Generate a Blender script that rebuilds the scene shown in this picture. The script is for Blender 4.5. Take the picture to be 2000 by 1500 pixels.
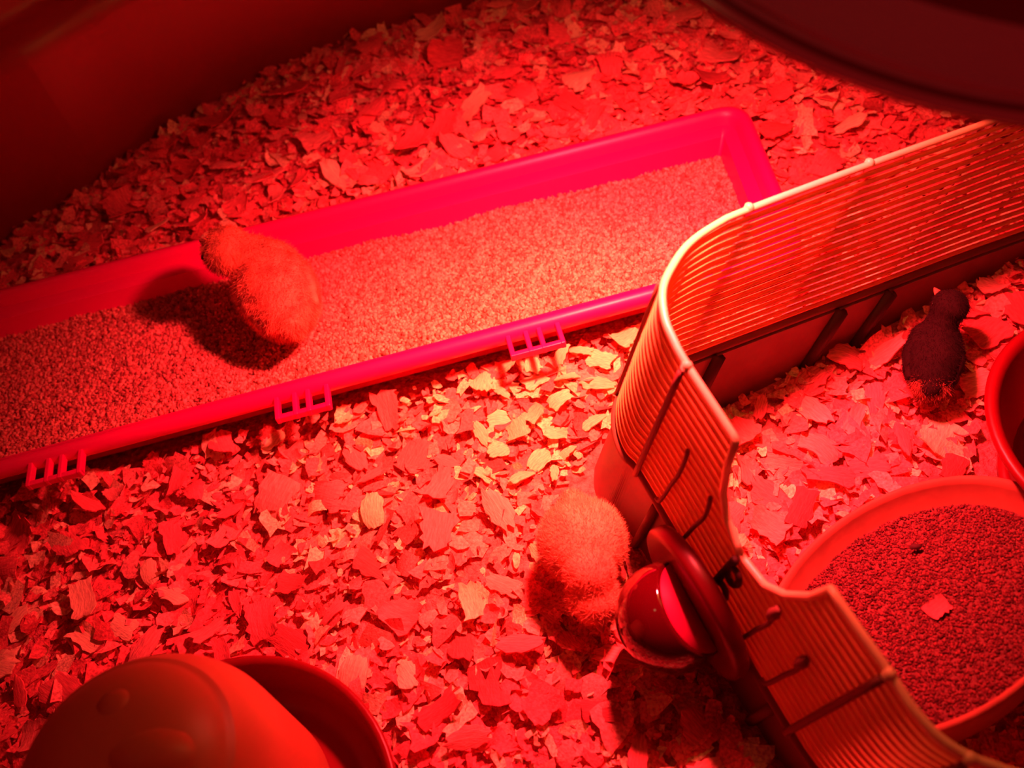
import bpy, bmesh, math, random
import numpy as np
from mathutils import Vector, Matrix, Euler
from mathutils.noise import noise as pnoise

for o in list(bpy.data.objects):
    bpy.data.objects.remove(o, do_unlink=True)
S = bpy.context.scene
COL = S.collection
rnd = random.Random(7)
rng = np.random.default_rng(11)

# ------------------------------------------------------------------ camera
cam_d = bpy.data.cameras.new('camera')
cam_d.sensor_width = 36.0
cam_d.lens = 32.4
cam_d.clip_start = 0.01
cam_d.dof.use_dof = True
cam_d.dof.focus_distance = 0.44
cam_d.dof.aperture_fstop = 8.0
cam = bpy.data.objects.new('camera', cam_d)
COL.objects.link(cam)
cam.matrix_world = Matrix(((0.98885683, 0.0899113, 0.11865128, 0.0),
                           (0.0, 0.79701464, -0.60395998, 0.0),
                           (-0.14886964, 0.59722996, 0.78813337, 0.40),
                           (0, 0, 0, 1)))
S.camera = cam

# ------------------------------------------------------------------ light
S.view_settings.view_transform = 'Standard'
S.view_settings.look = 'None'
S.view_settings.gamma = 1.0
S.view_settings.use_curve_mapping = False
S.view_settings.exposure = 0.0
w = bpy.data.worlds.new('dark_room')
S.world = w
w.use_nodes = True
w.node_tree.nodes['Background'].inputs[0].default_value = (1.0, 0.02, 0.03, 1)
w.node_tree.nodes['Background'].inputs[1].default_value = 0.125

LAMP_AXIS = Vector((0.24, -0.10, 0.97)).normalized()      # up through the shade
LAMP_RIM = Vector((0.102, 0.276, 0.26))                 # centre of the shade's rim
BULB_OFF = Vector((-0.070, 0.016, 0.0))                    # bulb set off-axis so its light clears the basket wall
BULB = LAMP_RIM + LAMP_AXIS * 0.016 + BULB_OFF

def spot(name, target, energy, color, angle, blend, size):
    l = bpy.data.lights.new(name, 'SPOT')
    l.energy = energy
    l.color = color
    l.spot_size = math.radians(angle)
    l.spot_blend = blend
    l.shadow_soft_size = size
    o = bpy.data.objects.new(name, l)
    COL.objects.link(o)
    o.location = BULB
    o.rotation_euler = (Vector(target) - BULB).to_track_quat('-Z', 'Y').to_euler()
    return o

spot('heat_lamp_light', (0.0, 0.290, 0.0), 30.0, (1.0, 0.034, 0.050), 114, 1.0, 0.014)
spot('added_yellow_spot', (-0.04, 0.288, 0.0), 5.0, (1.0, 0.36, 0.06), 62, 1.0, 0.010)  # second spot added at the bulb to make the yellow patch

# unseen weak light, added to put a glint on the metal rim
rl = bpy.data.lights.new('rim_glint_light', 'AREA')
rl.shape = 'DISK'
rl.size = 0.12
rl.energy = 0.06
rl.color = (1.0, 0.74, 0.34)
ro = bpy.data.objects.new('rim_glint_light', rl)
COL.objects.link(ro)
ro.location = (-0.76, 0.03, 1.28)
ro.rotation_euler = (Vector((0.05, 0.2, 0.25)) - Vector((-0.76, 0.03, 1.28))).to_track_quat('-Z', 'Y').to_euler()

# ------------------------------------------------------------------ helpers
def mat(name, base, rough=0.6, spec=0.5, metal=0.0, noise=None, bump=None, trans=0.0,
        emit=None, attr=None, coat=0.0, sub=0.0, stretch=None):
    m = bpy.data.materials.new(name)
    m.use_nodes = True
    nt = m.node_tree
    b = nt.nodes['Principled BSDF']
    b.inputs['Base Color'].default_value = (*base, 1)
    b.inputs['Roughness'].default_value = rough
    b.inputs['Specular IOR Level'].default_value = spec
    b.inputs['Metallic'].default_value = metal
    b.inputs['Coat Weight'].default_value = coat
    src = None
    if attr:
        a = nt.nodes.new('ShaderNodeAttribute')
        a.attribute_name = attr
        src = a.outputs['Color']
        nt.links.new(src, b.inputs['Base Color'])
    tc = nt.nodes.new('ShaderNodeTexCoord')
    mp = nt.nodes.new('ShaderNodeMapping')
    nt.links.new(tc.outputs['Object'], mp.inputs['Vector'])
    if stretch: mp.inputs['Scale'].default_value = stretch
    if noise:
        n = nt.nodes.new('ShaderNodeTexNoise')
        n.inputs['Scale'].default_value = noise[0]
        n.inputs['Detail'].default_value = 5
        nt.links.new(mp.outputs['Vector'], n.inputs['Vector'])
        r = nt.nodes.new('ShaderNodeMapRange')
        r.inputs['From Min'].default_value = 0.3
        r.inputs['From Max'].default_value = 0.7
        r.inputs['To Min'].default_value = 1 - noise[1]
        r.inputs['To Max'].default_value = 1 + noise[1]
        nt.links.new(n.outputs['Fac'], r.inputs['Value'])
        mx = nt.nodes.new('ShaderNodeMix')
        mx.data_type = 'RGBA'
        mx.blend_type = 'MULTIPLY'
        mx.inputs['Factor'].default_value = 1
        if src is not None:
            nt.links.new(src, mx.inputs['A'])
        else:
            mx.inputs['A'].default_value = (*base, 1)
        nt.links.new(r.outputs['Result'], mx.inputs['B'])
        nt.links.new(mx.outputs['Result'], b.inputs['Base Color'])
    if bump:
        n2 = nt.nodes.new('ShaderNodeTexNoise')
        n2.inputs['Scale'].default_value = bump[0]
        n2.inputs['Detail'].default_value = 4
        nt.links.new(mp.outputs['Vector'], n2.inputs['Vector'])
        bp = nt.nodes.new('ShaderNodeBump')
        bp.inputs['Strength'].default_value = bump[1]
        bp.inputs['Distance'].default_value = bump[2] if len(bump) > 2 else 0.001
        nt.links.new(n2.outputs['Fac'], bp.inputs['Height'])
        nt.links.new(bp.outputs['Normal'], b.inputs['Normal'])
    if emit:
        b.inputs['Emission Color'].default_value = (*emit[0], 1)
        b.inputs['Emission Strength'].default_value = emit[1]
    if sub:
        b.inputs['Subsurface Weight'].default_value = sub
        b.inputs['Subsurface Radius'].default_value = (0.01, 0.004, 0.003)
        b.inputs['Subsurface Scale'].default_value = 0.5
    if trans:
        out = nt.nodes['Material Output']
        t = nt.nodes.new('ShaderNodeBsdfTranslucent')
        t.inputs['Color'].default_value = (*base, 1)
        lk = b.inputs['Base Color'].links
        if lk:
            nt.links.new(lk[0].from_socket, t.inputs['Color'])
        ms = nt.nodes.new('ShaderNodeMixShader')
        ms.inputs[0].default_value = trans
        nt.links.new(b.outputs[0], ms.inputs[1])
        nt.links.new(t.outputs[0], ms.inputs[2])
        nt.links.new(ms.outputs[0], out.inputs['Surface'])
    return m

M = {
    'shaving': mat('pine_shaving', (0.8, 0.6, 0.35), 0.85, 0.2, attr='tint', noise=(700, 0.42), bump=(1100, 0.6, 0.0007), trans=0.2),
    'broad': mat('broad_pine_shaving', (0.8, 0.6, 0.35), 0.85, 0.2, attr='tint', noise=(3.2, 0.30), bump=(6, 0.25, 0.012), trans=0.2, stretch=(1.2, 7.0, 2.0)),
    'litter': mat('fine_litter', (0.60, 0.14, 0.14), 0.95, 0.1, noise=(260, 0.45), bump=(350, 1.0, 0.004)),
    'trough': mat('red_trough_plastic', (0.86, 0.006, 0.20), 0.38, 0.4, bump=(220, 0.06, 0.001)),
    'feed': mat('feed_crumble', (0.5, 0.3, 0.2), 0.9, 0.15, attr='tint'),
    'feedbed': mat('feed_bed', (0.30, 0.14, 0.10), 0.95, 0.1, noise=(500, 0.4), bump=(600, 1.0, 0.002)),
    'cream': mat('cream_basket_plastic', (0.90, 0.46, 0.18), 0.32, 0.5, noise=(90, 0.06), trans=0.2),
    'rim': mat('lamplit_rim_plastic', (0.92, 0.74, 0.36), 0.3, 0.5),  # lamplight on the rim put into a paler colour than the ribs
    'skirt': mat('basket_foot_plastic', (0.20, 0.075, 0.07), 0.5, 0.4, noise=(60, 0.12)),  # basket plastic again, shade below the ribs put into its colour
    'shaded_rib': mat('shade_toned_rib_plastic', (0.20, 0.07, 0.05), 0.7, 0.3),  # shade on the outward faces put into a darker plastic colour
    'saucer': mat('saucer_clay', (0.36, 0.11, 0.06), 0.75, 0.25, noise=(120, 0.1), bump=(300, 0.15, 0.0006)),
    'grit': mat('dark_grit', (0.30, 0.09, 0.08), 0.95, 0.1, attr='tint'),
    'gritbed': mat('grit_bed', (0.16, 0.05, 0.045), 0.95, 0.1, noise=(500, 0.4), bump=(700, 1.0, 0.0015)),
    'jar': mat('milky_jar_plastic', (0.64, 0.20, 0.09), 0.42, 0.4, trans=0.08, bump=(40, 0.05, 0.002)),
    'red': mat('red_drinker_plastic', (0.19, 0.002, 0.008), 0.35, 0.4),
    'cup': mat('dark_red_cup_plastic', (0.15, 0.002, 0.010), 0.35, 0.5),
    'dome': mat('red_dome_plastic', (0.065, 0.0008, 0.006), 0.07, 0.6, coat=0.6),
    'lit_face': mat('lit_face_pink', (0.92, 0.03, 0.22), 0.5, 0.4, trans=0.55),  # lamplight on the dome's flat face put into a bright pink
    'hook': mat('dark_hook_wire', (0.05, 0.012, 0.012), 0.6, 0.4),
    'wall': mat('tub_plastic', (0.28, 0.02, 0.02), 0.33, 0.5, bump=(16, 0.08, 0.006)),
    'floor': mat('tub_floor', (0.12, 0.05, 0.05), 0.7, 0.3),
    'shade': mat('dark_lamp_shade', (0.24, 0.03, 0.03), 0.4, 0.5),
    'inside': mat('white_lamp_shade_inside', (0.75, 0.72, 0.68), 0.4, 0.5),
    'alu': mat('aluminium_rim', (0.80, 0.72, 0.56), 0.26, 0.5, metal=1.0),
    'bulb': mat('red_bulb_glass', (0.7, 0.02, 0.02), 0.1, 0.5, emit=((1.0, 0.42, 0.12), 14.0)),
    'pale': mat('pale_down', (0.84, 0.30, 0.17), 0.9, 0.15, noise=(90, 0.2)),
    'buff': mat('buff_down', (0.74, 0.30, 0.14), 0.9, 0.15, noise=(110, 0.5)),
    'black': mat('black_down', (0.013, 0.004, 0.004), 0.9, 0.2, noise=(90, 0.3)),
    'rump': mat('brown_rump_down', (0.30, 0.08, 0.05), 0.9, 0.2),
    'beak': mat('horn_beak', (0.45, 0.18, 0.10), 0.5, 0.4),
    'shank': mat('chick_shank', (0.55, 0.22, 0.12), 0.6, 0.3),
    'eye': mat('dark_eye', (0.01, 0.004, 0.004), 0.15, 0.6),
    'scrap': mat('dark_scrap', (0.06, 0.02, 0.02), 0.8, 0.2),
}

def tag(o, label=None, cat=None, group=None, kind=None):
    if label: o['label'] = label
    if cat: o['category'] = cat
    if group: o['group'] = group
    if kind: o['kind'] = kind
    return o

def link(name, me, m, parent=None, smooth=True):
    o = bpy.data.objects.new(name, me)
    COL.objects.link(o)
    if m is not None and len(me.materials) == 0:
        me.materials.append(m)
    if smooth and len(me.polygons):
        me.polygons.foreach_set('use_smooth', [True] * len(me.polygons))
    if parent is not None:
        o.parent = parent
        o.matrix_parent_inverse = parent.matrix_basis.inverted() if parent.type == 'EMPTY' else Matrix()
    return o

def pyobj(name, verts, faces, m, parent=None, smooth=True, bevel=None):
    me = bpy.data.meshes.new(name)
    me.from_pydata([tuple(v) for v in verts], [], faces)
    me.update()
    o = link(name, me, m, parent, smooth)
    return o

def fix(o):
    bm = bmesh.new()
    bm.from_mesh(o.data)
    bmesh.ops.recalc_face_normals(bm, faces=bm.faces)
    bm.to_mesh(o.data)
    bm.free()
    return o

def sharp(o, deg=40):
    o.data.set_sharp_from_angle(angle=math.radians(deg))
    return o

def empty(name, loc):
    o = bpy.data.objects.new(name, None)
    o.empty_display_size = 0.02
    COL.objects.link(o)
    o.location = loc
    return o

def lathe(prof, n=64, closed=False):
    """prof: list of (r, z); returns verts, faces (poles merged when r == 0)."""
    V, F, rings = [], [], []
    for r, z in prof:
        if r <= 1e-6:
            rings.append([len(V)]); V.append((0, 0, z))
        else:
            rings.append(list(range(len(V), len(V) + n)))
            V += [(r * math.cos(2 * math.pi * k / n), r * math.sin(2 * math.pi * k / n), z) for k in range(n)]
    pairs = list(zip(rings, rings[1:]))
    if closed: pairs.append((rings[-1], rings[0]))
    for A, B in pairs:
        for k in range(n):
            k2 = (k + 1) % n
            if len(A) == 1 and len(B) == 1: continue
            if len(A) == 1: F.append((A[0], B[k], B[k2]))
            elif len(B) == 1: F.append((A[k], A[k2], B[0]))
            else: F.append((A[k], A[k2], B[k2], B[k]))
    return V, F

def xform(V, mtx):
    return [mtx @ Vector(v) for v in V]

def frame_m(origin, zax, xax=None):
    z = Vector(zax).normalized()
    x = Vector(xax) if xax is not None else Vector((1, 0, 0))
    x = (x - z * x.dot(z)).normalized()
    y = z.cross(x)
    m = Matrix((x, y, z)).transposed().to_4x4()
    m.translation = Vector(origin)
    return m

def tube(path, r, n=8, cap=True, up=None):
    """sweep a circle (or radius list) along a path"""
    V, F = [], []
    P = [Vector(p) for p in path]
    prev = None
    for i, p in enumerate(P):
        d = (P[min(i + 1, len(P) - 1)] - P[max(i - 1, 0)]).normalized()
        a = up if up is not None else (prev if prev is not None else (Vector((0, 0, 1)) if abs(d.z) < .9 else Vector((1, 0, 0))))
        a = (a - d * a.dot(d)).normalized()
        prev = a
        b = d.cross(a)
        rr = r[i] if hasattr(r, '__len__') else r
        for k in range(n):
            t = 2 * math.pi * k / n
            V.append(p + (a * math.cos(t) + b * math.sin(t)) * rr)
    for i in range(len(P) - 1):
        for k in range(n):
            k2 = (k + 1) % n
            F.append((i * n + k, i * n + k2, (i + 1) * n + k2, (i + 1) * n + k))
    if cap:
        F.append(tuple(range(n - 1, -1, -1)))
        F.append(tuple(range((len(P) - 1) * n, len(P) * n)))
    return V, F

def join(parts):
    V, F = [], []
    for v, f in parts:
        o = len(V)
        V += list(v)
        F += [tuple(i + o for i in q) for q in f]
    return V, F

def box(c, sx, sy, sz, m=None):
    x, y, z = sx / 2, sy / 2, sz / 2
    V = [(-x, -y, -z), (x, -y, -z), (x, y, -z), (-x, y, -z), (-x, -y, z), (x, -y, z), (x, y, z), (-x, y, z)]
    V = [Vector(v) + Vector(c) for v in V]
    if m is not None: V = [m @ v for v in V]
    return V, [(0, 3, 2, 1), (4, 5, 6, 7), (0, 1, 5, 4), (1, 2, 6, 5), (2, 3, 7, 6), (3, 0, 4, 7)]

def catmull(P, n):
    P = [Vector(p) for p in P]
    out = []
    for i in range(len(P) - 1):
        p0, p1, p2, p3 = P[max(i - 1, 0)], P[i], P[i + 1], P[min(i + 2, len(P) - 1)]
        for k in range(n):
            t = k / n
            out.append(0.5 * ((2 * p1) + (p2 - p0) * t + (2 * p0 - 5 * p1 + 4 * p2 - p3) * t * t + (3 * p1 - p0 - 3 * p2 + p3) * t ** 3))
    out.append(P[-1])
    return out

def sstep(x):
    x = min(1, max(0, x))
    return x * x * (3 - 2 * x)

# ------------------------------------------------------------------ layout
YF = lambda x: 0.3296 + 0.2190 * (x - 0.024)      # front lip of the trough
YB = lambda x: 0.4704 + 0.2031 * (x - 0.0716)     # back lip
TROUGH = [(-0.54, 0.2061), (0.098, 0.3458), (0.086, 0.4730), (-0.54, 0.3462)]
JAR_C = Vector((-0.169, 0.076, 0.0))
BOWL_C = Vector((0.219, 0.218, 0.0))
DISH_C = Vector((0.110, 0.155, 0.031))
DISH_N = Vector((-0.25, 0.20, 1)).normalized()
DISH_X = Vector((0.819, 0.567, 0.091)).normalized()

def in_trough(x, y, pad=0.0):
    if x > 0.092 + pad or x < -0.56: return False
    return YF(x) - pad < y < YB(x) + pad

def height(x, y):
    ym = 0.395 + 0.22 * x
    h = 0.027 * sstep((y - ym + 0.02) / 0.09) + 0.010 * sstep((y - ym - 0.1) / 0.1)
    d = YF(x) - y
    if d > 0 and x < 0.05:
        h += 0.010 * math.exp(-d / 0.03)
    h += 0.0045 * pnoise(Vector((x * 14, y * 14, 3.1))) + 0.002 * pnoise(Vector((x * 45, y * 45, 9.0)))
    return h

# ------------------------------------------------------------------ structure: tub
wall_pts = [(-0.49, -0.25), (-0.49, 0.0), (-0.475, 0.22), (-0.446, 0.362), (-0.396, 0.438), (-0.334, 0.488), (-0.276, 0.548), (-0.2, 0.596),
            (-0.131, 0.617), (-0.067, 0.631), (0.1, 0.648), (0.35, 0.66), (0.6, 0.65), (0.72, 0.58), (0.76, 0.4), (0.76, -0.25)]
wp = catmull([(x, y, 0) for x, y in wall_pts], 8)
def tub_wall(name, pts):
    prof = [(-0.002, -0.03), (0.0, 0.0), (0.010, 0.115), (0.012, 0.130), (0.022, 0.136), (0.025, 0.144), (0.036, 0.26), (0.042, 0.40),  # step added in the wall to give a streak of reflected light
            (0.050, 0.402), (0.048, 0.26), (0.012, -0.03)]
    V, F = [], []
    n = len(pts)
    for i, p in enumerate(pts):
        d = (pts[min(i + 1, n - 1)] - pts[max(i - 1, 0)]).normalized()
        nn = Vector((-d.y, d.x, 0))
        for off, z in prof:
            q = p + nn * off
            V.append((q.x, q.y, z))
    k = len(prof)
    for i in range(n - 1):
        for j in range(k):
            j2 = (j + 1) % k
            F.append((i * k + j, (i + 1) * k + j, (i + 1) * k + j2, i * k + j2))
    o = fix(pyobj(name, V, F, M['wall']))
    return tag(o, kind='structure')
i1, i2 = 8 * 5, 8 * 12
tub_wall('wall_left', wp[:i1 + 1])
tub_wall('wall_back', wp[i1:i2 + 1])
tub_wall('wall_right', wp[i2:])
fl = pyobj('floor', [(-0.52, -0.25, -0.03), (0.8, -0.25, -0.03), (0.8, 0.72, -0.03), (-0.52, 0.72, -0.03)], [(0, 1, 2, 3)], M['floor'])
tag(fl, kind='structure')

# ------------------------------------------------------------------ wood shavings
def inside_tub(x, y):
    # left/back outline of the tub (polygon test)
    c = False
    n = len(wp)
    for i in range(n):
        a, b = wp[i], wp[(i + 1) % n]
        if (a.y > y) != (b.y > y) and x < (b.x - a.x) * (y - a.y) / (b.y - a.y) + a.x:
            c = not c
    return c

def blocked(x, y, pad=0.0):
    if in_trough(x, y, pad - 0.004): return True
    if (x - JAR_C.x) ** 2 + (y - JAR_C.y) ** 2 < (0.066 + pad) ** 2: return True
    if (x - BOWL_C.x) ** 2 + (y - BOWL_C.y) ** 2 < (0.060 + pad) ** 2: return True
    d = Vector((x, y, 0)) - Vector((DISH_C.x, DISH_C.y, 0))
    u = d.x * 0.822 + d.y * 0.569; v = -d.x * 0.569 + d.y * 0.822
    if (u / (0.066 + pad)) ** 2 + (v / (0.046 + pad)) ** 2 < 1: return True
    return False

def shaving_tint():
    r = rnd.random()
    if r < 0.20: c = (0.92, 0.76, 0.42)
    elif r < 0.45: c = (0.90, 0.33, 0.27)
    elif r < 0.94: c = (0.86, 0.18, 0.18)
    else: c = (0.62, 0.10, 0.10)
    k = 0.82 + 0.3 * rnd.random()
    return tuple(min(0.95, a * k) for a in c)

def chip_geo(L, Wd, curl, twist, jag, nu=6, nv=3, fray=0.0):
    """curved, ragged shaving as a grid, local coordinates"""
    V = []
    e0 = [rnd.uniform(-jag, jag) for _ in range(nv)]
    e1 = [rnd.uniform(-jag, jag) for _ in range(nv)]
    taper = rnd.uniform(-0.35, 0.35)
    rnd_end = rnd.random() < 0.45
    pw = rnd.uniform(2.2, 4.5)
    for i in range(nu):
        s = i / (nu - 1) - 0.5
        wj = [1 + rnd.uniform(-jag, jag), 1 + rnd.uniform(-jag, jag)]
        for j in range(nv):
            t = j / (nv - 1) - 0.5
            ss = s + (e0[j] * .5 if i == 0 else 0) + (e1[j] * .5 if i == nu - 1 else 0)
            tt = t * (max(0.25, (1 - abs(2 * s) ** pw)) ** 0.6 if rnd_end else 1) * (1 + taper * 2 * s) * (wj[0] if t < 0 else wj[1])
            a = ss * curl
            tt += rnd.uniform(-fray, fray); ss += rnd.uniform(-fray, fray) * .6
            a = ss * curl
            if abs(curl) > 0.05:
                R = L / curl
                x = R * math.sin(a); z = R * (1 - math.cos(a))
            else:
                x = ss * L; z = 0
            y = tt * Wd
            z += y * math.sin(twist * s) + 0.12 * Wd * (4 * t * t) * (1 if twist > 0 else -1) * .5
            V.append((x, y, z))
    F = [(i * nv + j, (i + 1) * nv + j, (i + 1) * nv + j + 1, i * nv + j + 1) for i in range(nu - 1) for j in range(nv - 1)]
    return V, F

LIB = []
for k in range(60):
    L = 1.0
    LIB.append(chip_geo(1.0, rnd.uniform(0.35, 0.9), rnd.choice([0.2, 0.5, 0.9, 1.5, 2.6, -0.6, -1.2]) * rnd.uniform(.6, 1.2),
                        rnd.uniform(-0.9, 0.9), 0.20, 6, 3, 0.04))
LIBB = [chip_geo(1.0, rnd.uniform(0.38, 0.95), rnd.choice([0.2, 0.5, 0.8, 1.2, -0.5, -0.9]) * rnd.uniform(.6, 1.2),
                 rnd.uniform(-0.8, 0.8), 0.16, 10, 5, 0.03) for k in range(60)]
LIBA = [(np.array(v), np.array(f)) for v, f in LIB]

def paint(me, cols):
    a = me.color_attributes.new('tint', 'FLOAT_COLOR', 'POINT')
    a.data.foreach_set('color', np.asarray(cols, dtype=np.float32).ravel())

def scatter_mesh(name, items, m):
    """items: (lib index, loc, euler, size, tint) -> one mesh"""
    VV, FF, CC = [], [], []
    off = 0
    for k, loc, eu, s, c in items:
        v, f = LIBA[k]
        R = np.array(Euler(eu).to_matrix())
        vv = (v * s) @ R.T + np.array(loc)
        VV.append(vv); FF.append(f + off); off += len(v)
        CC.append(np.tile((*c, 1.0), (len(v), 1)))
    VV = np.concatenate(VV); FF = np.concatenate(FF); CC = np.concatenate(CC)
    me = bpy.data.meshes.new(name)
    me.vertices.add(len(VV)); me.vertices.foreach_set('co', VV.ravel())
    me.loops.add(FF.size); me.loops.foreach_set('vertex_index', FF.ravel())
    me.polygons.add(len(FF))
    me.polygons.foreach_set('loop_start', np.arange(0, FF.size, 4))
    me.polygons.foreach_set('loop_total', np.full(len(FF), 4))
    me.update(calc_edges=True)
    me.validate()
    paint(me, CC)
    return link(name, me, m, None, True)

def basket_ground(x, y):
    """signed side test is not needed: only keep shavings off the skirt line"""
    return min((Vector((x, y)) - q).length for q in SKIRT2D) if SKIRT2D else 1.0

TOP = [[0.2318, 0.3688, 0.1055], [0.1782, 0.3419, 0.1151], [0.1114, 0.3076, 0.127], [0.0567, 0.2784, 0.1366], [0.0424, 0.2693, 0.139], [0.0301, 0.2581, 0.1406], [0.0219, 0.2451, 0.1411], [0.0182, 0.2353, 0.1409], [0.0178, 0.2237, 0.1397], [0.0197, 0.2148, 0.1383], [0.0238, 0.2031, 0.136], [0.0369, 0.1743, 0.1297], [0.0592, 0.1234, 0.1188], [0.0719, 0.0979, 0.113], [0.077, 0.0871, 0.1105], [0.0839, 0.0787, 0.108], [0.0944, 0.0734, 0.1049], [0.1112, 0.0697, 0.1006]]
BOT = [[0.184, 0.3458, 0.0241], [0.1365, 0.3228, 0.0327], [0.0774, 0.2945, 0.0434], [0.0289, 0.2709, 0.0523], [0.0164, 0.2648, 0.0545], [0.0053, 0.2584, 0.0564], [-0.0012, 0.2498, 0.057], [-0.0039, 0.2422, 0.0568], [-0.0043, 0.2305, 0.0556], [-0.0015, 0.22, 0.0537], [0.0041, 0.2124, 0.0516], [0.0168, 0.1848, 0.0455], [0.0389, 0.135, 0.0348], [0.0517, 0.1072, 0.0286], [0.0571, 0.0967, 0.0262], [0.0641, 0.0882, 0.0236], [0.0746, 0.0822, 0.0204], [0.0917, 0.0784, 0.016]]
# run on a little outside the frame
TOP = [[0.330, 0.405, 0.088]] + TOP + [[0.16, 0.066, 0.092]]
BOT = [[0.275, 0.386, 0.010]] + BOT + [[0.142, 0.074, 0.006]]
NB = 8
TS = catmull(TOP, NB)
BS = catmull(BOT, NB)
NS = len(TS)
def wall_pt(i, t, out=0.0):
    """i: sample index (float), t: 0 top .. 1 bottom, out: outward offset"""
    i = min(max(i, 0), NS - 1.001)
    a = int(i); s = i - a
    T_ = TS[a].lerp(TS[a + 1], s); B_ = BS[a].lerp(BS[a + 1], s)
    p = T_ + (B_ - T_) * t
    if out:
        a0, a1 = max(a - 1, 0), min(a + 2, NS - 1)
        d = (TS[a1] - TS[a0]).lerp(BS[a1] - BS[a0], min(max(t, 0), 1))
        n = (B_ - T_).cross(d).normalized()
        p = p + n * out
    return p
U = lambda u: (u + 1) * NB          # control index of the photographed outline -> sample index
SKIRT2D = []
for i in range(0, NS, 2):
    T_, B_ = TS[i], BS[i]
    k = (0.004 - T_.z) / (B_.z - T_.z)
    p = T_ + (B_ - T_) * k
    SKIRT2D.append(Vector((p.x, p.y)))
SK_A = np.array([(p.x, p.y) for p in SKIRT2D])

def place_items(n, smin, smax, lift, big=False, xr=(-0.47, 0.62), yr=(0.02, 0.64)):
    out = []
    tries = 0
    while len(out) < n and tries < n * 8:
        tries += 1
        x = rnd.uniform(*xr); y = rnd.uniform(*yr)
        s = smin + (smax - smin) * rnd.random() ** 1.6
        if blocked(x, y, s * 0.35) or not inside_tub(x, y): continue
        if np.min(np.hypot(SK_A[:, 0] - x, SK_A[:, 1] - y)) < 0.004 + s * 0.4: continue
        # keep clear of the tub wall
        if not inside_tub(x - s * .35, y + s * .35) or not inside_tub(x - s * .4, y): continue
        z = height(x, y) + rnd.uniform(0.0005, lift)
        tl = rnd.gauss(0, 0.30); t2 = rnd.gauss(0, 0.30)
        out.append((rnd.randrange(60), (x, y, z), (tl, t2, rnd.uniform(0, 6.283)), s, shaving_tint()))
    return out

# the bed: ground relief plus the uncounted shavings, one object
GX, GY = 150, 100
V, F = [], []
for j in range(GY + 1):
    for i in range(GX + 1):
        x = -0.52 + 1.28 * i / GX; y = -0.22 + 0.90 * j / GY
        h = height(x, y)
        if in_trough(x, y, 0.006): h = -0.006
        if blocked(x, y, 0.008) and not in_trough(x, y, 0.006): h = min(h, -0.002)
        V.append((x, y, h - 0.001))
for j in range(GY):
    for i in range(GX):
        cx_ = -0.52 + 1.28 * (i + .5) / GX; cy_ = -0.22 + 0.90 * (j + .5) / GY
        if cy_ > 0.3 and not inside_tub(cx_ - 0.004, cy_ + 0.004) and not inside_tub(cx_, cy_): continue
        a = j * (GX + 1) + i
        F.append((a, a + 1, a + GX + 2, a + GX + 1))
bed = pyobj('litter_bed', V, F, M['litter'])
tag(bed, 'fine sawdust and broken litter under the loose wood shavings', 'litter', kind='stuff')

small = place_items(21000, 0.003, 0.009, 0.005) + place_items(9000, 0.008, 0.018, 0.006)
o = scatter_mesh('small_wood_shavings', small, M['shaving'])
tag(o, 'countless small curled wood shavings covering the brooder floor', 'wood shavings', kind='stuff')

# the largest shavings, each one an object of its own
def solid_chip(k):
    v, f = LIBB[k]
    v = [Vector(p) for p in v]
    n = len(v); th = 0.035
    V = v + [p - Vector((0, 0, th)) for p in v]
    F = list(f) + [tuple(n + i for i in reversed(q)) for q in f]
    nu, nv = 10, 5
    loop = [i * nv for i in range(nu)] + [(nu - 1) * nv + j for j in range(1, nv)] + [i * nv + nv - 1 for i in range(nu - 2, -1, -1)] + [j for j in range(nv - 2, 0, -1)]
    for a, b in zip(loop, loop[1:] + loop[:1]):
        F.append((a, n + a, n + b, b))
    me = bpy.data.meshes.new('wood_shaving')
    me.from_pydata([tuple(p) for p in V], [], F)
    me.materials.append(M['broad'])
    bm = bmesh.new(); bm.from_mesh(me); bmesh.ops.recalc_face_normals(bm, faces=bm.faces); bm.to_mesh(me); bm.free()
    c = shaving_tint()
    paint(me, [(*c, 1)] * len(V))
    return me
BIG = [solid_chip(k) for k in range(60)]
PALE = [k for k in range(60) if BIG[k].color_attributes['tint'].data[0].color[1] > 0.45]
HOT = Vector((-0.012, 0.318, 0))

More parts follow.
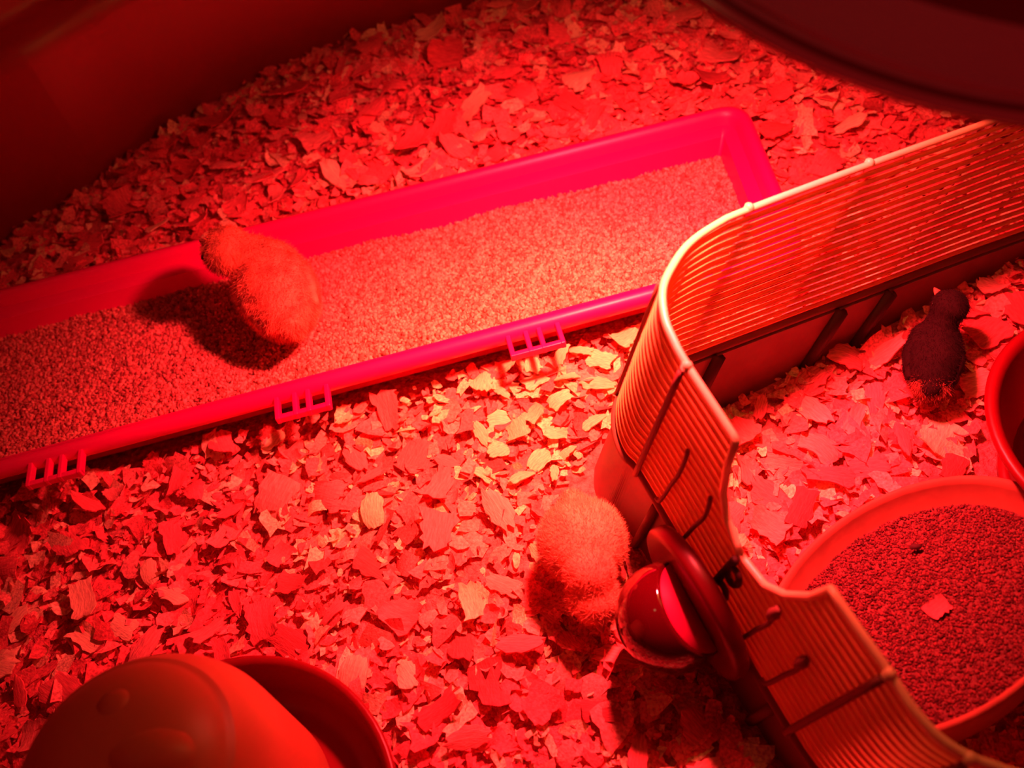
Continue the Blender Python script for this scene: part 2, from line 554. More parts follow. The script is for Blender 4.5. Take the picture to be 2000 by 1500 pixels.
def big_shaving(x, y, s, k=None):
    z = height(x, y) + rnd.uniform(0.005, 0.010)
    o = bpy.data.objects.new('wood_shaving', BIG[k if k is not None else rnd.randrange(60)])
    COL.objects.link(o)
    o.location = (x, y, z)
    o.rotation_euler = (rnd.gauss(0, 0.22), rnd.gauss(0, 0.22), rnd.uniform(0, 6.283))
    o.scale = (s, s, s)
    side = (x - 0.03) * 0.92 + (y - 0.20) * 0.35
    inb = side > 0 and y < 0.28 + (x - 0.03) * 0.5
    cm = 'wood shaving'
    if inb:
        if y > 0.245: tag(o, 'broad wood shaving on the litter between the basket far side and the black chick', cm, 'broad shavings by the black chick')
        else: tag(o, 'broad wood shaving on the litter inside the basket corner beside the grit saucer', cm, 'broad shavings by the saucer')
    elif y > YF(x):
        if x < -0.21: tag(o, 'broad wood shaving heaped behind the trough, left of the buff chick', cm, 'broad shavings behind trough, left')
        elif x < 0.05: tag(o, 'broad wood shaving heaped behind the middle of the long red trough', cm, 'broad shavings behind trough, middle')
        else: tag(o, 'broad wood shaving on the litter past the trough end, below the heat lamp', cm, 'broad shavings past the trough end')
    elif (Vector((x, y, 0)) - HOT).length < 0.055:
        tag(o, 'broad wood shaving in the yellow-lit patch between trough and basket corner', cm, 'broad shavings in the yellow patch')
    elif YF(x) - y < 0.05:
        tag(o, 'broad wood shaving close under the front lip of the long red trough', cm, 'broad shavings under the front lip')
    elif (Vector((x, y, 0)) - JAR_C).length < 0.115:
        tag(o, 'broad wood shaving on the litter around the milky jar drinker', cm, 'broad shavings around the drinker')
    elif x > -0.09:
        tag(o, 'broad wood shaving on the litter near the pale chick and red dome', cm, 'broad shavings near the pale chick')
    else:
        tag(o, 'broad wood shaving on the open litter midway between trough and drinker', cm, 'broad shavings on the open litter')
    return o

nbig = 0
spots = []
def try_big(xr, yr, n, smin, smax, pale=False):
    global nbig
    c = 0
    for _ in range(n * 30):
        if c >= n: break
        x = rnd.uniform(*xr); y = rnd.uniform(*yr)
        s = rnd.uniform(smin, smax)
        if blocked(x, y, s * .5) or not inside_tub(x, y) or not inside_tub(x - s * .5, y + s * .5) or not inside_tub(x - s * .6, y): continue
        if np.min(np.hypot(SK_A[:, 0] - x, SK_A[:, 1] - y)) < 0.004 + s * .5: continue
        if any((x - a) ** 2 + (y - b) ** 2 < (0.55 * s + .3 * q) ** 2 for a, b, q in spots): continue
        spots.append((x, y, s))
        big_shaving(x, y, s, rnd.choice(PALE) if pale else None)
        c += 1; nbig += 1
try_big((-0.075, 0.03), (0.24, 0.335), 34, 0.011, 0.019, True)  # pale ones only, the yellow lit patch put into their colour
try_big((-0.36, 0.10), (0.06, 0.32), 116, 0.013, 0.024)
try_big((0.03, 0.24), (0.08, 0.33), 40, 0.016, 0.026)
try_big((-0.42, 0.28), (0.30, 0.62), 108, 0.015, 0.026)

# ------------------------------------------------------------------ the long trough
trough = empty('chick_trough', (-0.22, 0.335, 0.0))
tag(trough, 'long red plastic feeding trough filled with crumble, lying across the shavings', 'trough')

def round_poly(P, inset, r, seg=6):
    P = [Vector((x, y)) for x, y in P]
    n = len(P)
    Q = []
    for i in range(n):
        a, b, c = P[i - 1], P[i], P[(i + 1) % n]
        d1 = (b - a).normalized(); d2 = (c - b).normalized()
        n1 = Vector((-d1.y, d1.x)); n2 = Vector((-d2.y, d2.x))
        # intersection of inset edges
        p1 = a + n1 * inset; p2 = b + n2 * inset
        den = d1.x * d2.y - d1.y * d2.x
        t = ((p2 - p1).x * d2.y - (p2 - p1).y * d2.x) / den
        Q.append(p1 + d1 * t)
    out = []
    for i in range(n):
        a, b, c = Q[i - 1], Q[i], Q[(i + 1) % n]
        rr = max(0.002, r - inset)
        s = b + (a - b).normalized() * rr; e = b + (c - b).normalized() * rr
        for k in range(seg + 1):
            t = k / seg
            out.append((s * (1 - t) ** 2 + b * 2 * t * (1 - t) + e * t * t))
    return out

prof = [(.020, .001), (.013, .030), (.004, .034), (-.003, .032), (-.0045, .036), (-.003, .0395), (0.0, .041), (.0025, .0405), (.0045, .037), (.016, .006)]
V, F = [], []
for ins, z in prof:
    V += [(p.x, p.y, z) for p in round_poly(TROUGH, ins, 0.016)]
n = len(V) // len(prof)
for a in range(len(prof) - 1):
    for k in range(n):
        k2 = (k + 1) % n
        F.append((a * n + k, a * n + k2, (a + 1) * n + k2, (a + 1) * n + k))
F.append(tuple(range(n)))
F.append(tuple(range((len(prof) - 1) * n, len(prof) * n)))
o = fix(pyobj('tray', V, F, M['trough'], trough))
sharp(o, 50)

FD = Vector((1, 0.2190, 0)).normalized()          # along the front lip
FN = Vector((FD.y, -FD.x, 0))                      # outwards
for x0 in (-0.306, -0.1785, -0.0575):
    org = Vector((x0, YF(x0) , 0.0355)) + FN * 0.002
    m = Matrix((FD, -FN, Vector((0, 0, 1)))).transposed().to_4x4()
    m.translation = org
    Lc = 0.0265
    parts = [box((Lc / 2, -0.0140, 0.001), Lc + 0.0026, 0.0028, 0.0042, m)]
    for px in (0.0, 0.0095, 0.0165, Lc):
        parts.append(box((px, -0.0075, 0.001), 0.0026, 0.0160, 0.0046, m))
    V, F = join(parts)
    c = pyobj('hinge_clip', V, F, M['trough'], trough, smooth=False)
    bmod = c.modifiers.new('b', 'BEVEL'); bmod.width = 0.0006; bmod.segments = 2

# feed in the trough
def feed_h(x, y):
    v = (y - YF(x)) / (YB(x) - YF(x))
    return 0.016 + 0.012 * (1 - v) ** 1.5 + 0.004 * sstep((v - .8) / .2) + 0.003 * pnoise(Vector((x * 18, y * 18, 1.0))) + 0.0012 * pnoise(Vector((x * 60, y * 60, 4.0)))
inner = round_poly(TROUGH, 0.0125, 0.018)
V, F = [], []
NX, NY = 150, 24
for i in range(NX + 1):
    x = -0.528 + (0.0805 + 0.528) * i / NX
    for j in range(NY + 1):
        y0 = YF(x) + 0.0085; y1 = YB(x) - 0.0125
        y = y0 + (y1 - y0) * j / NY
        V.append((x, y, feed_h(x, y)))
for i in range(NX):
    for j in range(NY):
        a = i * (NY + 1) + j
        F.append((a, a + NY + 1, a + NY + 2, a + 1))
fb = pyobj('feed_crumble', V, F, M['feedbed'])
tag(fb, 'brown crumbled chick feed filling the long red trough', 'feed', kind='stuff')

OCT = np.array([(1, 0, 0), (-1, 0, 0), (0, 1, 0), (0, -1, 0), (0, 0, 1), (0, 0, -1)], float)
OCF = np.array([(0, 2, 4), (2, 1, 4), (1, 3, 4), (3, 0, 4), (2, 0, 5), (1, 2, 5), (3, 1, 5), (0, 3, 5)])
def grains(name, P, smin, smax, cols, m, parent=None):
    n = len(P)
    P = np.array(P)
    a = rng.uniform(0, 2 * np.pi, n)
    sc = rng.uniform(smin, smax, (n, 3))
    v = OCT[None] * sc[:, None] * (1 + rng.uniform(-.25, .25, (n, 6, 1)))
    c, s = np.cos(a)[:, None], np.sin(a)[:, None]
    tl = rng.normal(0, .6, n)[:, None]
    x = v[..., 0] * c - v[..., 1] * s; y = v[..., 0] * s + v[..., 1] * c; z = v[..., 2]
    y, z = y * np.cos(tl) - z * np.sin(tl), y * np.sin(tl) + z * np.cos(tl)
    V = np.stack([x, y, z], -1) + P[:, None]
    F = OCF[None] + (np.arange(n) * 6)[:, None, None]
    me = bpy.data.meshes.new(name)
    V = V.reshape(-1, 3); F = F.reshape(-1, 3)
    me.vertices.add(len(V)); me.vertices.foreach_set('co', V.ravel())
    me.loops.add(F.size); me.loops.foreach_set('vertex_index', F.ravel())
    me.polygons.add(len(F))
    me.polygons.foreach_set('loop_start', np.arange(0, F.size, 3))
    me.polygons.foreach_set('loop_total', np.full(len(F), 3))
    me.update(calc_edges=True)
    k = rng.integers(0, len(cols), n)
    C = np.array(cols)[k] * rng.uniform(.75, 1.15, (n, 1))
    C = np.repeat(np.c_[C, np.ones(n)], 6, 0)
    paint(me, C)
    return link(name, me, m, parent, False)

P = []
while len(P) < 40000:
    x = rnd.uniform(-0.42, 0.079); y = rnd.uniform(YF(x) + 0.009, YB(x) - 0.013)
    P.append((x, y, feed_h(x, y) + rnd.uniform(-0.0003, 0.0008)))
g = grains('feed_grains', P, 0.0009, 0.0022, [(0.80, 0.32, 0.24), (0.70, 0.24, 0.18), (0.86, 0.42, 0.30), (0.46, 0.13, 0.10)], M['feed'], fb)
tag(g, kind='stuff')

# ------------------------------------------------------------------ ribbed basket
basket = empty('ribbed_basket', (0.10, 0.20, 0.0))
tag(basket, 'cream plastic basket wall of close horizontal ribs, bent round a corner with a scooped edge', 'basket')
scoop_s = [(0, 0.0), (.05, .17), (.14, .33), (.27, .43), (.49, .50), (.72, .45), (.85, .33), (.96, .16), (1, 0)]
def scoop(u):
    """depth of the scooped edge at control index u (between 11 and 12)"""
    s = u - 11.0
    if s <= 0 or s >= 1: return 0.0
    for (a, b), (c, d) in zip(scoop_s, scoop_s[1:]):
        if a <= s <= c: return b + (d - b) * (s - a) / (c - a)
    return 0.0
N_SLAT = 17
ui = lambda i: i / NB - 1.0
def slat_geo(i0, i1, t, rad_out, rad_v):
    path = []
    i = i0
    while i <= i1 + 1e-6:
        path.append(i); i += 1 if i1 - i0 > 3 else max(0.25, (i1 - i0) / 4)
    if path[-1] < i1 - 0.05: path.append(i1)
    V, F = [], []
    n = 8
    for i in path:
        p = wall_pt(i, t)
        q = wall_pt(i, t, 0.001)
        out = (q - p).normalized()
        dn = (wall_pt(i, t + 0.02) - p).normalized()
        for k in range(n):
            a = 2 * math.pi * (k + .5) / n
            V.append(p + out * rad_out * math.cos(a) + dn * rad_v * math.sin(a))
    for a in range(len(path) - 1):
        for k in range(n):
            k2 = (k + 1) % n
            F.append((a * n + k, a * n + k2, (a + 1) * n + k2, (a + 1) * n + k))
    F.append(tuple(range(n))); F.append(tuple(range((len(path) - 1) * n, len(path) * n)))
    return V, F
for k in range(1, N_SLAT + 1):
    t = k / (N_SLAT + 1)
    # where the scoop cuts this slat
    cut = [i for i in np.arange(0, NS - 1 + .01, 0.25) if scoop(ui(i)) > t - 0.01]
    if cut:
        runs = [(0, cut[0]), (cut[-1], NS - 1)]
    else:
        runs = [(0, NS - 1)]
    for a, b in runs:
        V, F = slat_geo(a, b, t, 0.0013, 0.00108)
        fix(pyobj('slat', V, F, M['cream'], basket))
# top rim follows the scoop
rim = []
for i in np.arange(0, NS - 1 + .01, 0.5):
    u = ui(i)
    if 11 <= u <= 12: continue
    rim.append((i, 0.0))
for s, t in scoop_s:
    rim.append(((s + 11 + 1) * NB, t))
for s in np.arange(.3, .7, .06):
    rim.append(((s + 12) * NB, scoop(11 + s)))
rim = sorted(set((round(a, 4), round(b, 4)) for a, b in rim))
V, F = tube([wall_pt(a, b, 0.0004) for a, b in rim], 0.0016, 10)
fix(pyobj('top_rim', V, F, M['rim'], basket))['label'] = 'rounded top rim with lamplight put into its paler colour'
V, F = slat_geo(0, NS - 1, 1.0, 0.0024, 0.0022)
fix(pyobj('bottom_rail', V, F, M['shaded_rib'], basket))
# upright ribs outside the wall
def rib(u0, t0, u1, t1, wd, m, name='upright_rib', out=0.0026):
    pts = []
    for k in range(9):
        s = k / 8
        pts.append(wall_pt(U(u0 + (u1 - u0) * s), t0 + (t1 - t0) * s, out))
    V, F = tube(pts, wd, 6)
    return fix(pyobj(name, V, F, m, basket))
for u in (1.0, 2.0, 3.0, 10.0, 13.0, 15.6):
    rib(u, 0.03, u, 1.0, 0.0015, M['shaded_rib'])
    V, F = lathe([(0, -.0014), (.0020, -.0006), (.0020, .0016), (0, .0030)], 10)
    p = wall_pt(U(u), 0.0, 0.001)
    pyobj('rim_knob', xform(V, frame_m(p, (0.23, -0.1, 0.97))), F, M['rim'], basket)
for u in (4.6, 6.0):
    rib(u, 0.1, u, 1.0, 0.001, M['shaded_rib'])
# short half-height ribs with a bent tip
for u, tt in ((10.68, .35), (11.13, .40), (11.9, .40), (12.36, .42)):
    pts = [wall_pt(U(u - 0.09), .93, .0024), wall_pt(U(u - 0.02), .90, .003), wall_pt(U(u), .80, .003), wall_pt(U(u + .01), .68, .003), wall_pt(U(u + .03), .56, .003),
           wall_pt(U(u + .01), tt + .06, .003), wall_pt(U(u - 0.02), tt, .0028)]
    V, F = tube(catmull(pts, 3), 0.0010, 6)
    if u > 11.5:
        p = wall_pt(U(u), tt + .06, .003)
        v2, f2 = lathe([(0, -.006), (.0018, -.003), (.0024, .001), (.0014, .005), (0, .006)], 8)
        d = wall_pt(U(u), tt, .003) - wall_pt(U(u), tt + .2, .003)
        V, F = join([(V, F), (xform(v2, frame_m(p, d)), f2)])
    fix(pyobj('half_rib', V, F, M['shaded_rib'], basket))
# foot: solid skirt under the ribs
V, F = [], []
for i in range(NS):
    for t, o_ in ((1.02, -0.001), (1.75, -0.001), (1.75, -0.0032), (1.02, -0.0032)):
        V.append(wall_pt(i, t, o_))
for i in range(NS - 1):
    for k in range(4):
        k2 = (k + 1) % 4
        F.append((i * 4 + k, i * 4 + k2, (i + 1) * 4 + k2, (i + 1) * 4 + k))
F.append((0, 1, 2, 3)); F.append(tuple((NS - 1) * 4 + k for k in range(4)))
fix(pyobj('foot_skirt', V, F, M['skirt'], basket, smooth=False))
for u in (0.97, 1.45, 2.6, 10.6, 11.4, 12.6):
    pts = [wall_pt(U(u), 1.02, -0.004), wall_pt(U(u), 1.55, -0.004)] if u < 5 else [wall_pt(U(u), 1.02, 0.0002), wall_pt(U(u), 1.6, 0.0002)]
    V, F = tube(pts, 0.0036 if u < 5 else 0.0024, 6)
    fix(pyobj('foot_rib', V, F, M['hook'] if u < 5 else M['shaded_rib'], basket))  # inner ribs near black, shade put into their colour

# ------------------------------------------------------------------ red domed cup hooked on the basket
cup = empty('domed_cup', (0.02, 0.155, 0.0))
tag(cup, 'dark red domed plastic cup with a thick round flange hooked on the basket wall', 'cup')
c0 = wall_pt(U(11.50), 0.98, 0.0062) + Vector((0.0025, 0.0015, -0.004))
od = (wall_pt(U(11.52), .98, 0.01) - wall_pt(U(11.52), .98)).normalized()
od = Vector((od.x, od.y, -0.02)).normalized()
fm = frame_m(c0, od, (0, 0, 1))
V, F = lathe([(0, 0), (.031, 0), (.033, .0006), (.0337, .002), (.0337, .0062), (.0327, .0076), (.030, .008), (0, .008)], 56)
sharp(fix(pyobj('flange', xform(V, fm), F, M['cup'], cup)), 50)
dc = Vector((0.0108, 0.1502, 0.040))
dn = Vector((0.86, 0.06, 0.72)).normalized()
dm_ = frame_m(dc, dn, (0, 0, 1))
RD = .0225
a0 = math.asin(.0115 / RD)
V, F = lathe([(0, -RD)] + [(RD * math.cos(a), RD * math.sin(a)) for a in np.linspace(-math.pi / 2 + .08, a0, 24)] + [(.0185, .0112)], 56)
o = fix(pyobj('dome', xform(V, dm_), F, M['dome'], cup)); o['label'] = 'glossy dark red dome'
V, F = lathe([(0, .0106), (.0186, .0106), (.0188, .0116), (0, .0119)], 48)
o = fix(pyobj('lit_face', xform(V, dm_), F, M['lit_face'], cup)); o['label'] = 'flat face of the dome with lamplight put into its bright pink'
V, F = tube([dc, dc.lerp(c0, .5) - Vector((0, 0, .006)), c0], .006, 10)
fix(pyobj('neck', V, F, M['cup'], cup))
# hook: a bar through the ribs with two eyes
pb = [wall_pt(U(11.5), t_, .0032) for t_ in (.97, .85, .72, .60, .50)]
V, F = tube(pb, 0.0018, 6)
parts = [(V, F)]
for t_, r_ in ((.80, .0036), (.60, .0034)):
    ctr = wall_pt(U(11.56), t_, .0034)
    ex = (wall_pt(U(11.58), t_) - wall_pt(U(11.48), t_)).normalized()
    ey = (wall_pt(U(11.56), t_ + .1) - wall_pt(U(11.56), t_)).normalized()
    ring = [ctr + ex * r_ * math.cos(a) + ey * r_ * 1.4 * math.sin(a) for a in np.linspace(0, 2 * math.pi, 17)]
    parts.append(tube(ring, 0.0014, 6, cap=False))
V, F = join(parts)
fix(pyobj('hook', V, F, M['hook'], cup))['label'] = 'dark hook with two eyes'

# ------------------------------------------------------------------ saucer of grit
sc = empty('grit_saucer', DISH_C)
tag(sc, 'shallow oval clay-coloured saucer of dark grit inside the basket', 'saucer')
dm = frame_m(DISH_C, DISH_N, DISH_X)
V, F = lathe([(0, -.024), (.86, -.024), (.90, -.022), (.985, -.004), (1.0, -.001), (1.0, .0015), (.985, .003), (.955, .0025), (.94, 0.0), (.86, -.017), (.80, -.018), (0, -.018)], 72)
V = [(x * 0.0709, y * 0.0499, z) for x, y, z in V]
fix(pyobj('dish', xform(V, dm), F, M['saucer'], sc))
def grit_z(r, x, y): return -0.0105 + 0.003 * (1 - r) + 0.0015 * pnoise(Vector((x * 50, y * 50, 2)))
V = [(0, 0, -0.0075)]; F = []
NR, NT = 14, 56
for a in range(1, NR + 1):
    for k in range(NT):
        r = a / NR * 0.90; t = 2 * math.pi * k / NT
        x, y = r * math.cos(t) * .0709, r * math.sin(t) * .0499
        V.append((x, y, grit_z(r, x, y)))
for k in range(NT): F.append((0, 1 + k, 1 + (k + 1) % NT))
for a in range(NR - 1):
    for k in range(NT):
        k2 = (k + 1) % NT
        F.append((1 + a * NT + k, 1 + (a + 1) * NT + k, 1 + (a + 1) * NT + k2, 1 + a * NT + k2))
gb = pyobj('grit', xform(V, dm), F, M['gritbed'])
tag(gb, 'dark fine grit filling the oval saucer', 'grit', kind='stuff')
P = []
while len(P) < 11000:
    x, y = rnd.uniform(-1, 1), rnd.uniform(-1, 1)
    r = math.hypot(x, y)
    if r > 1: continue
    x, y = x * .0709 * .885, y * .0499 * .885
    P.append(dm @ Vector((x, y, grit_z(r * .885, x, y) + rnd.uniform(-.0002, .0005))))
g = grains('grit_grains', P, 0.0004, 0.0011, [(0.17, 0.035, 0.035), (0.13, 0.028, 0.028), (0.22, 0.05, 0.045), (0.08, 0.02, 0.02)], M['grit'], gb)
tag(g, kind='stuff')
for (u, v, s, mm, lb) in ((0.30, .42, .0035, 'scrap', 'small dark scrap lying on the grit near the saucer far edge'), (0.06, -0.10, .0045, 'shaving', 'ragged wood flake lying in the middle of the grit')):
    p = dm @ Vector((u * .0709, v * .0499, -0.0055))
    if mm == 'scrap':
        v_, f_ = lathe([(0, -.0012), (.0012, -.0005), (.0013, .0005), (0, .0014)], 7)
        o = pyobj('scrap', [Vector((a * 2.2, b, c)) + p for a, b, c in v_], f_, M['scrap'])
        tag(o, lb, 'scrap')
    else:
        o = bpy.data.objects.new('wood_flake', BIG[[k for k in range(60) if k not in PALE][0]]); COL.objects.link(o)
        o.location = p + Vector((0, 0, .001)); o.scale = (.009,) * 3; o.rotation_euler = (.1, -.2, .6)
        tag(o, lb, 'wood flake')

# ------------------------------------------------------------------ red bowl at the right edge
bw = empty('red_bowl', BOWL_C)
tag(bw, 'round red plastic bowl standing in the shavings at the right edge', 'bowl')
V, F = lathe([(0, .002), (.044, .002), (.046, .004), (.0605, .042), (.0655, .0455), (.0665, .048), (.065, .050), (.062, .0495), (.060, .047), (.046, .012), (.042, .009), (0, .009)], 64)
fix(pyobj('bowl', xform(V, Matrix.Translation(BOWL_C)), F, M['red'], bw))
V, F = lathe([(.044, 0), (.050, 0), (.050, .004), (.044, .004)], 48, closed=True)
fix(pyobj('foot_ring', xform(V, Matrix.Translation(BOWL_C)), F, M['red'], bw))

# ------------------------------------------------------------------ jar drinker bottom left
dr = empty('jar_drinker', JAR_C)
tag(dr, 'chick drinker with a milky domed jar standing in a red base tray', 'drinker')
jm = Matrix.Translation(JAR_C)
V, F = lathe([(0, .001), (.061, .001), (.065, .003), (.0690, .026), (.0710, .031), (.0710, .033), (.0690, .034), (.0670, .031), (.063, .012), (.054, .010), (.048, .012), (0, .012)], 72)
fix(pyobj('base_tray', xform(V, jm), F, M['red'], dr))['label'] = 'red round base tray'
jm = Matrix.Translation(JAR_C + Vector((-0.002, 0.005, 0)))
jp = [(.040, .0125), (.0435, .020), (.0458, .030), (.0460, .078)]
for k in range(1, 15):
    a = math.pi / 2 * k / 14
    jp.append((.0460 * math.cos(a) ** .85 if k < 14 else 0, .080 + .044 * math.sin(a)))
    if k == 6: jp += [(jp[-1][0] - .0004, jp[-1][1] + .0012), (jp[-1][0] - .0016, jp[-1][1] + .0012)]
V, F = lathe(jp, 80)
fix(pyobj('jar', xform(V, jm), F, M['jar'], dr))['label'] = 'milky pale dome-topped jar'
V, F = lathe([(0, .0895), (.003, .0893), (.0055, .0880), (.0068, .0855), (.0068, .082)], 24)
fix(pyobj('jar_knob', xform(V, jm @ Matrix.Translation((-0.002, 0.016, .0335))), F, M['jar'], dr))
V, F = lathe([(0, .004), (.005, .003), (.009, .0), (.0105, -.003)], 24)
V = [(x * 1.6, y, z) for x, y, z in V]
fix(pyobj('jar_boss', xform(V, jm @ Matrix.Translation((0.012, .000, .1215))), F, M['jar'], dr))

# ------------------------------------------------------------------ heat lamp
hl = empty('heat_lamp', LAMP_RIM)
tag(hl, 'dark round heat lamp shade hanging over the brooder at the top right', 'heat lamp')
lm = frame_m(LAMP_RIM, LAMP_AXIS) @ Matrix.Scale(0.867, 4)
lb = Matrix.Translation(BULB_OFF * 0.96 + LAMP_AXIS * 0.018) @ frame_m(LAMP_RIM, LAMP_AXIS) @ Matrix.Scale(0.66, 4)
V, F = lathe([(.1195, .0015), (.1162, .0052), (.1150, .0068), (.1130, .0102), (.1065, .034), (.092, .058), (.068, .078), (.046, .088), (.040, .096), (.036, .130), (.030, .136), (0, .136)], 72)
sharp(fix(pyobj('shade', xform(V, lm), F, M['shade'], hl)), 60)
V, F = lathe([(.1165, .003), (.114, .012), (.1055, .033), (.090, .0565), (.066, .076), (.044, .086), (.036, .090), (0, .090)], 72)
fix(pyobj('reflector', xform(V, lm), F, M['inside'], hl))['label'] = 'white inner face of the shade'
for r_, z_ in ((.1172, .0026), (.1132, .0078)):
    ring = [Vector((r_ * math.cos(a), r_ * math.sin(a), z_)) for a in np.linspace(0, 2 * math.pi, 145)]
    V, F = tube(ring, .0021, 12, cap=False, up=Vector((0, 0, 1)))
    fix(pyobj('rim_bead', xform(V, lm), F, M['alu'], hl))['label'] = 'bare metal bead on the rim'
V, F = lathe([(0, .020), (.016, .0215), (.030, .027), (.036, .035), (.034, .046), (.022, .066), (.014, .076), (.013, .088)], 40)
fix(pyobj('bulb', xform(V, lb), F, M['bulb'], hl))['label'] = 'glowing red heat bulb'
cordp = catmull([LAMP_RIM + LAMP_AXIS * .136, LAMP_RIM + LAMP_AXIS * .18, LAMP_RIM + Vector((.06, .02, .28)), LAMP_RIM + Vector((.07, .06, .5))], 6)
V, F = tube(cordp, .0035, 8)
pyobj('cord', V, F, M['shade'], hl)

# ------------------------------------------------------------------ chicks
def blob_mesh(balls, voxel=0.0013, smooth=6):
    bm = bmesh.new()
    for c, r in balls:
        if not hasattr(r, '__len__'): r = (r, r, r)
        mt = Matrix.Translation(c) @ Matrix.Diagonal((*r, 1))
        bmesh.ops.create_icosphere(bm, subdivisions=3, radius=1.0, matrix=mt)
    me = bpy.data.meshes.new('tmp'); bm.to_mesh(me); bm.free()
    o = bpy.data.objects.new('tmp', me); COL.objects.link(o)
    md = o.modifiers.new('r', 'REMESH'); md.mode = 'VOXEL'; md.voxel_size = voxel
    sm = o.modifiers.new('s', 'SMOOTH'); sm.iterations = smooth; sm.factor = .6
    dg = bpy.context.evaluated_depsgraph_get()
    out = bpy.data.meshes.new_from_object(o.evaluated_get(dg))
    bpy.data.objects.remove(o); bpy.data.meshes.remove(me)
    return out

def fuzz_mesh(me, n, ln, wd, back, seed):
    r = np.random.default_rng(seed)
    me.calc_loop_triangles()
    co = np.empty(len(me.vertices) * 3); me.vertices.foreach_get('co', co); co = co.reshape(-1, 3)
    tr = np.empty(len(me.loop_triangles) * 3, dtype=np.int32); me.loop_triangles.foreach_get('vertices', tr); tr = tr.reshape(-1, 3)
    a, b, c = co[tr[:, 0]], co[tr[:, 1]], co[tr[:, 2]]
    nr = np.cross(b - a, c - a); ar = np.linalg.norm(nr, axis=1); nr /= ar[:, None] + 1e-12
    k = r.choice(len(tr), n, p=ar / ar.sum())
    u, v = r.random((2, n)); f = u + v > 1; u[f] = 1 - u[f]; v[f] = 1 - v[f]
    p = a[k] + (b - a)[k] * u[:, None] + (c - a)[k] * v[:, None]
    d = nr[k] * .45 + np.array(back) * .6 + r.normal(0, .30, (n, 3))
    d /= np.linalg.norm(d, axis=1)[:, None]
    s = np.cross(d, r.normal(0, 1, (n, 3))); s /= np.linalg.norm(s, axis=1)[:, None]
    L = ln * r.uniform(.5, 1.2, (n, 1))
    V = np.stack([p - s * wd, p + s * wd, p + d * L], 1).reshape(-1, 3)
    m2 = bpy.data.meshes.new('down')
    m2.from_pydata(V.tolist(), [], np.arange(n * 3).reshape(-1, 3).tolist())
    return m2

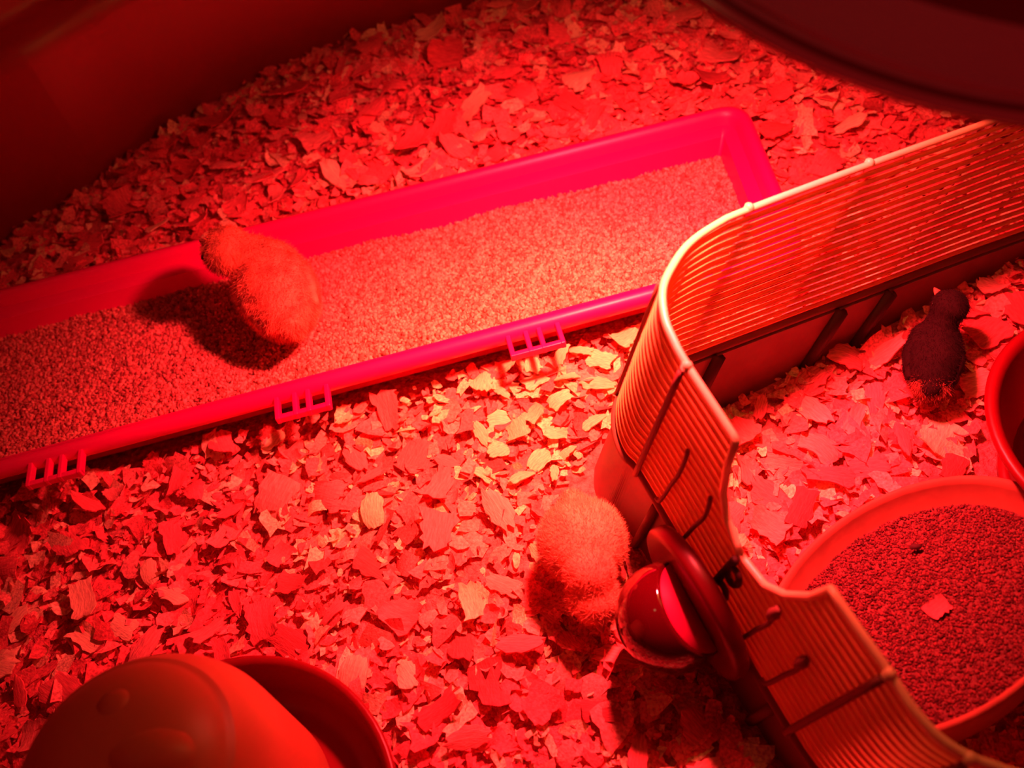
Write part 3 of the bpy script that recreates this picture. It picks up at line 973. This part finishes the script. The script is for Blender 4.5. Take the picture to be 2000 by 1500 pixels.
def chick(name, label, loc, yaw, scale, head, beak_dir, m, balls_extra=(), compact=False, seed=1, fuzz=22000, wing_m=None, rump_m=None, legs=True, pitch=0.0):
    """local frame: +x is where the body points, z up, feet on z = 0"""
    root = empty(name, loc)
    tag(root, label, 'chick')
    R = Matrix.Translation(loc) @ Matrix.Rotation(yaw, 4, 'Z') @ Matrix.Diagonal((scale, scale, scale, 1)).to_4x4()
    H = Vector(head); D = Vector(beak_dir).normalized()
    body = [((0, 0, .037), (.033, .026, .0255)), ((-.020, 0, .036), (.020, .020, .019)), ((.014, 0, .040), (.022, .023, .022)),
            ((-.036, 0, .040), (.010, .009, .008))]
    if compact: body = [((-.004, 0, .037), (.028, .028, .0255)), ((-.028, 0, .042), (.010, .009, .008))]
    neck0 = Vector((.020, 0, .048))
    for k in range(4):
        s = (k + .5) / 4
        body.append((tuple(neck0.lerp(H, s)), .0150 - .002 * s))
    body.append((tuple(H), (.0165, .0160, .0155)))
    body.append((tuple(H + D * .007), .0105))
    for sd in (-1, 1):
        body.append(((-.004, sd * .014, .022), (.012, .009, .012)))      # thighs
    body += list(balls_extra)
    me = blob_mesh(body, smooth=4)
    fz = fuzz_mesh(me, fuzz, .0042, .00014, (-.8, 0, -.25), seed)
    me.transform(R); fz.transform(R)
    link('body', me, m, root)
    o = link('down', fz, m, root, False); tag(o, kind='stuff')
    # wings
    for sd in (-1, 1):
        wv = blob_mesh([((-.004, sd * .0205, .040), (.016, .0052, .0105)), ((-.019, sd * .0185, .037), (.010, .0040, .006))], .0012, 4)
        wv.transform(R)
        link('wing', wv, wing_m or m, root)
    # beak
    side = D.cross(Vector((0, 0, 1)))
    side = side.normalized() if side.length > .05 else Vector((0, 1, 0))
    upv = side.cross(D).normalized()
    bm_ = frame_m(H + D * .0155, D, side)
    V, F = lathe([(.0042, -.002), (.0040, .001), (.0027, .0045), (.0012, .0072), (0, .0085)], 10)
    V = [(x, y * .8 - .0009 * (z / .008) ** 2, z) for x, y, z in V]
    pyobj('beak', [R @ (bm_ @ Vector(v)) for v in V], F, M['beak'], root)
    for sd in (-1, 1):
        e = H + D * .0075 + side * sd * .0132 + upv * .0035
        V, F = lathe([(0, -.0022), (.0015, -.0016), (.0022, 0), (.0015, .0016), (0, .0022)], 12)
        pyobj('eye', [R @ (Vector(v) + e) for v in V], F, M['eye'], root)
    if legs:
        for sd in (-1, 1):
            pts = [(-.002, sd * .012, .016), (.0, sd * .0125, .010), (.001, sd * .0125, .002)]
            parts = [tube([R @ Vector(p) for p in catmull(pts, 3)], .0019 * scale, 7)]
            for ta in (-.55, 0, .55, math.pi):
                ln = .014 if ta != math.pi else .006
                a = (0.001, sd * .0125, .0016)
                tp = [a, (a[0] + ln * .5 * math.cos(ta), a[1] + ln * .5 * math.sin(ta), .002), (a[0] + ln * math.cos(ta), a[1] + ln * math.sin(ta), .0006)]
                parts.append(tube([R @ Vector(p) for p in tp], [.0013 * scale, .0012 * scale, .0004 * scale], 6))
            V, F = join(parts)
            pyobj('leg', V, F, M['shank'], root)
    return root

def rump_part(root, loc, yaw, scale, m, seed):
    R = Matrix.Translation(loc) @ Matrix.Rotation(yaw, 4, 'Z') @ Matrix.Diagonal((scale, scale, scale, 1)).to_4x4()
    me = blob_mesh([((-.030, 0, .033), (.013, .0165, .015))], .0012, 3)
    fz = fuzz_mesh(me, 1800, .006, .00025, (-.8, 0, -.2), seed)
    me.transform(R); fz.transform(R)
    o = link('rump', me, m, root); o['label'] = 'brown rump of the dark chick'
    f = link('rump_down', fz, m, o, False); f['kind'] = 'stuff'

chick('buff_chick', 'buff fluffy chick standing in the red trough and looking over its back wall',
      (-0.183, 0.346, 0.021), math.radians(116), 0.84, (.030, .017, .058), (.75, .55, .05), M['buff'], seed=3)
chick('pale_chick', 'pale yellow chick with lowered head facing out beside the basket and red dome',
      (-0.0235, 0.188, 0.006), math.radians(-80), 0.70, (.031, -.002, .031), (.72, .05, -.68), M['pale'], compact=True, seed=5)
loc = (0.151, 0.282, 0.003)
r = chick('black_chick', 'black chick standing on the shavings inside the basket, seen from behind',
          loc, math.radians(72), 0.54, (.036, -.006, .066), (.75, .6, .1), M['black'], seed=8, fuzz=9000)
rump_part(r, loc, math.radians(72), 0.54, M['rump'], 9)
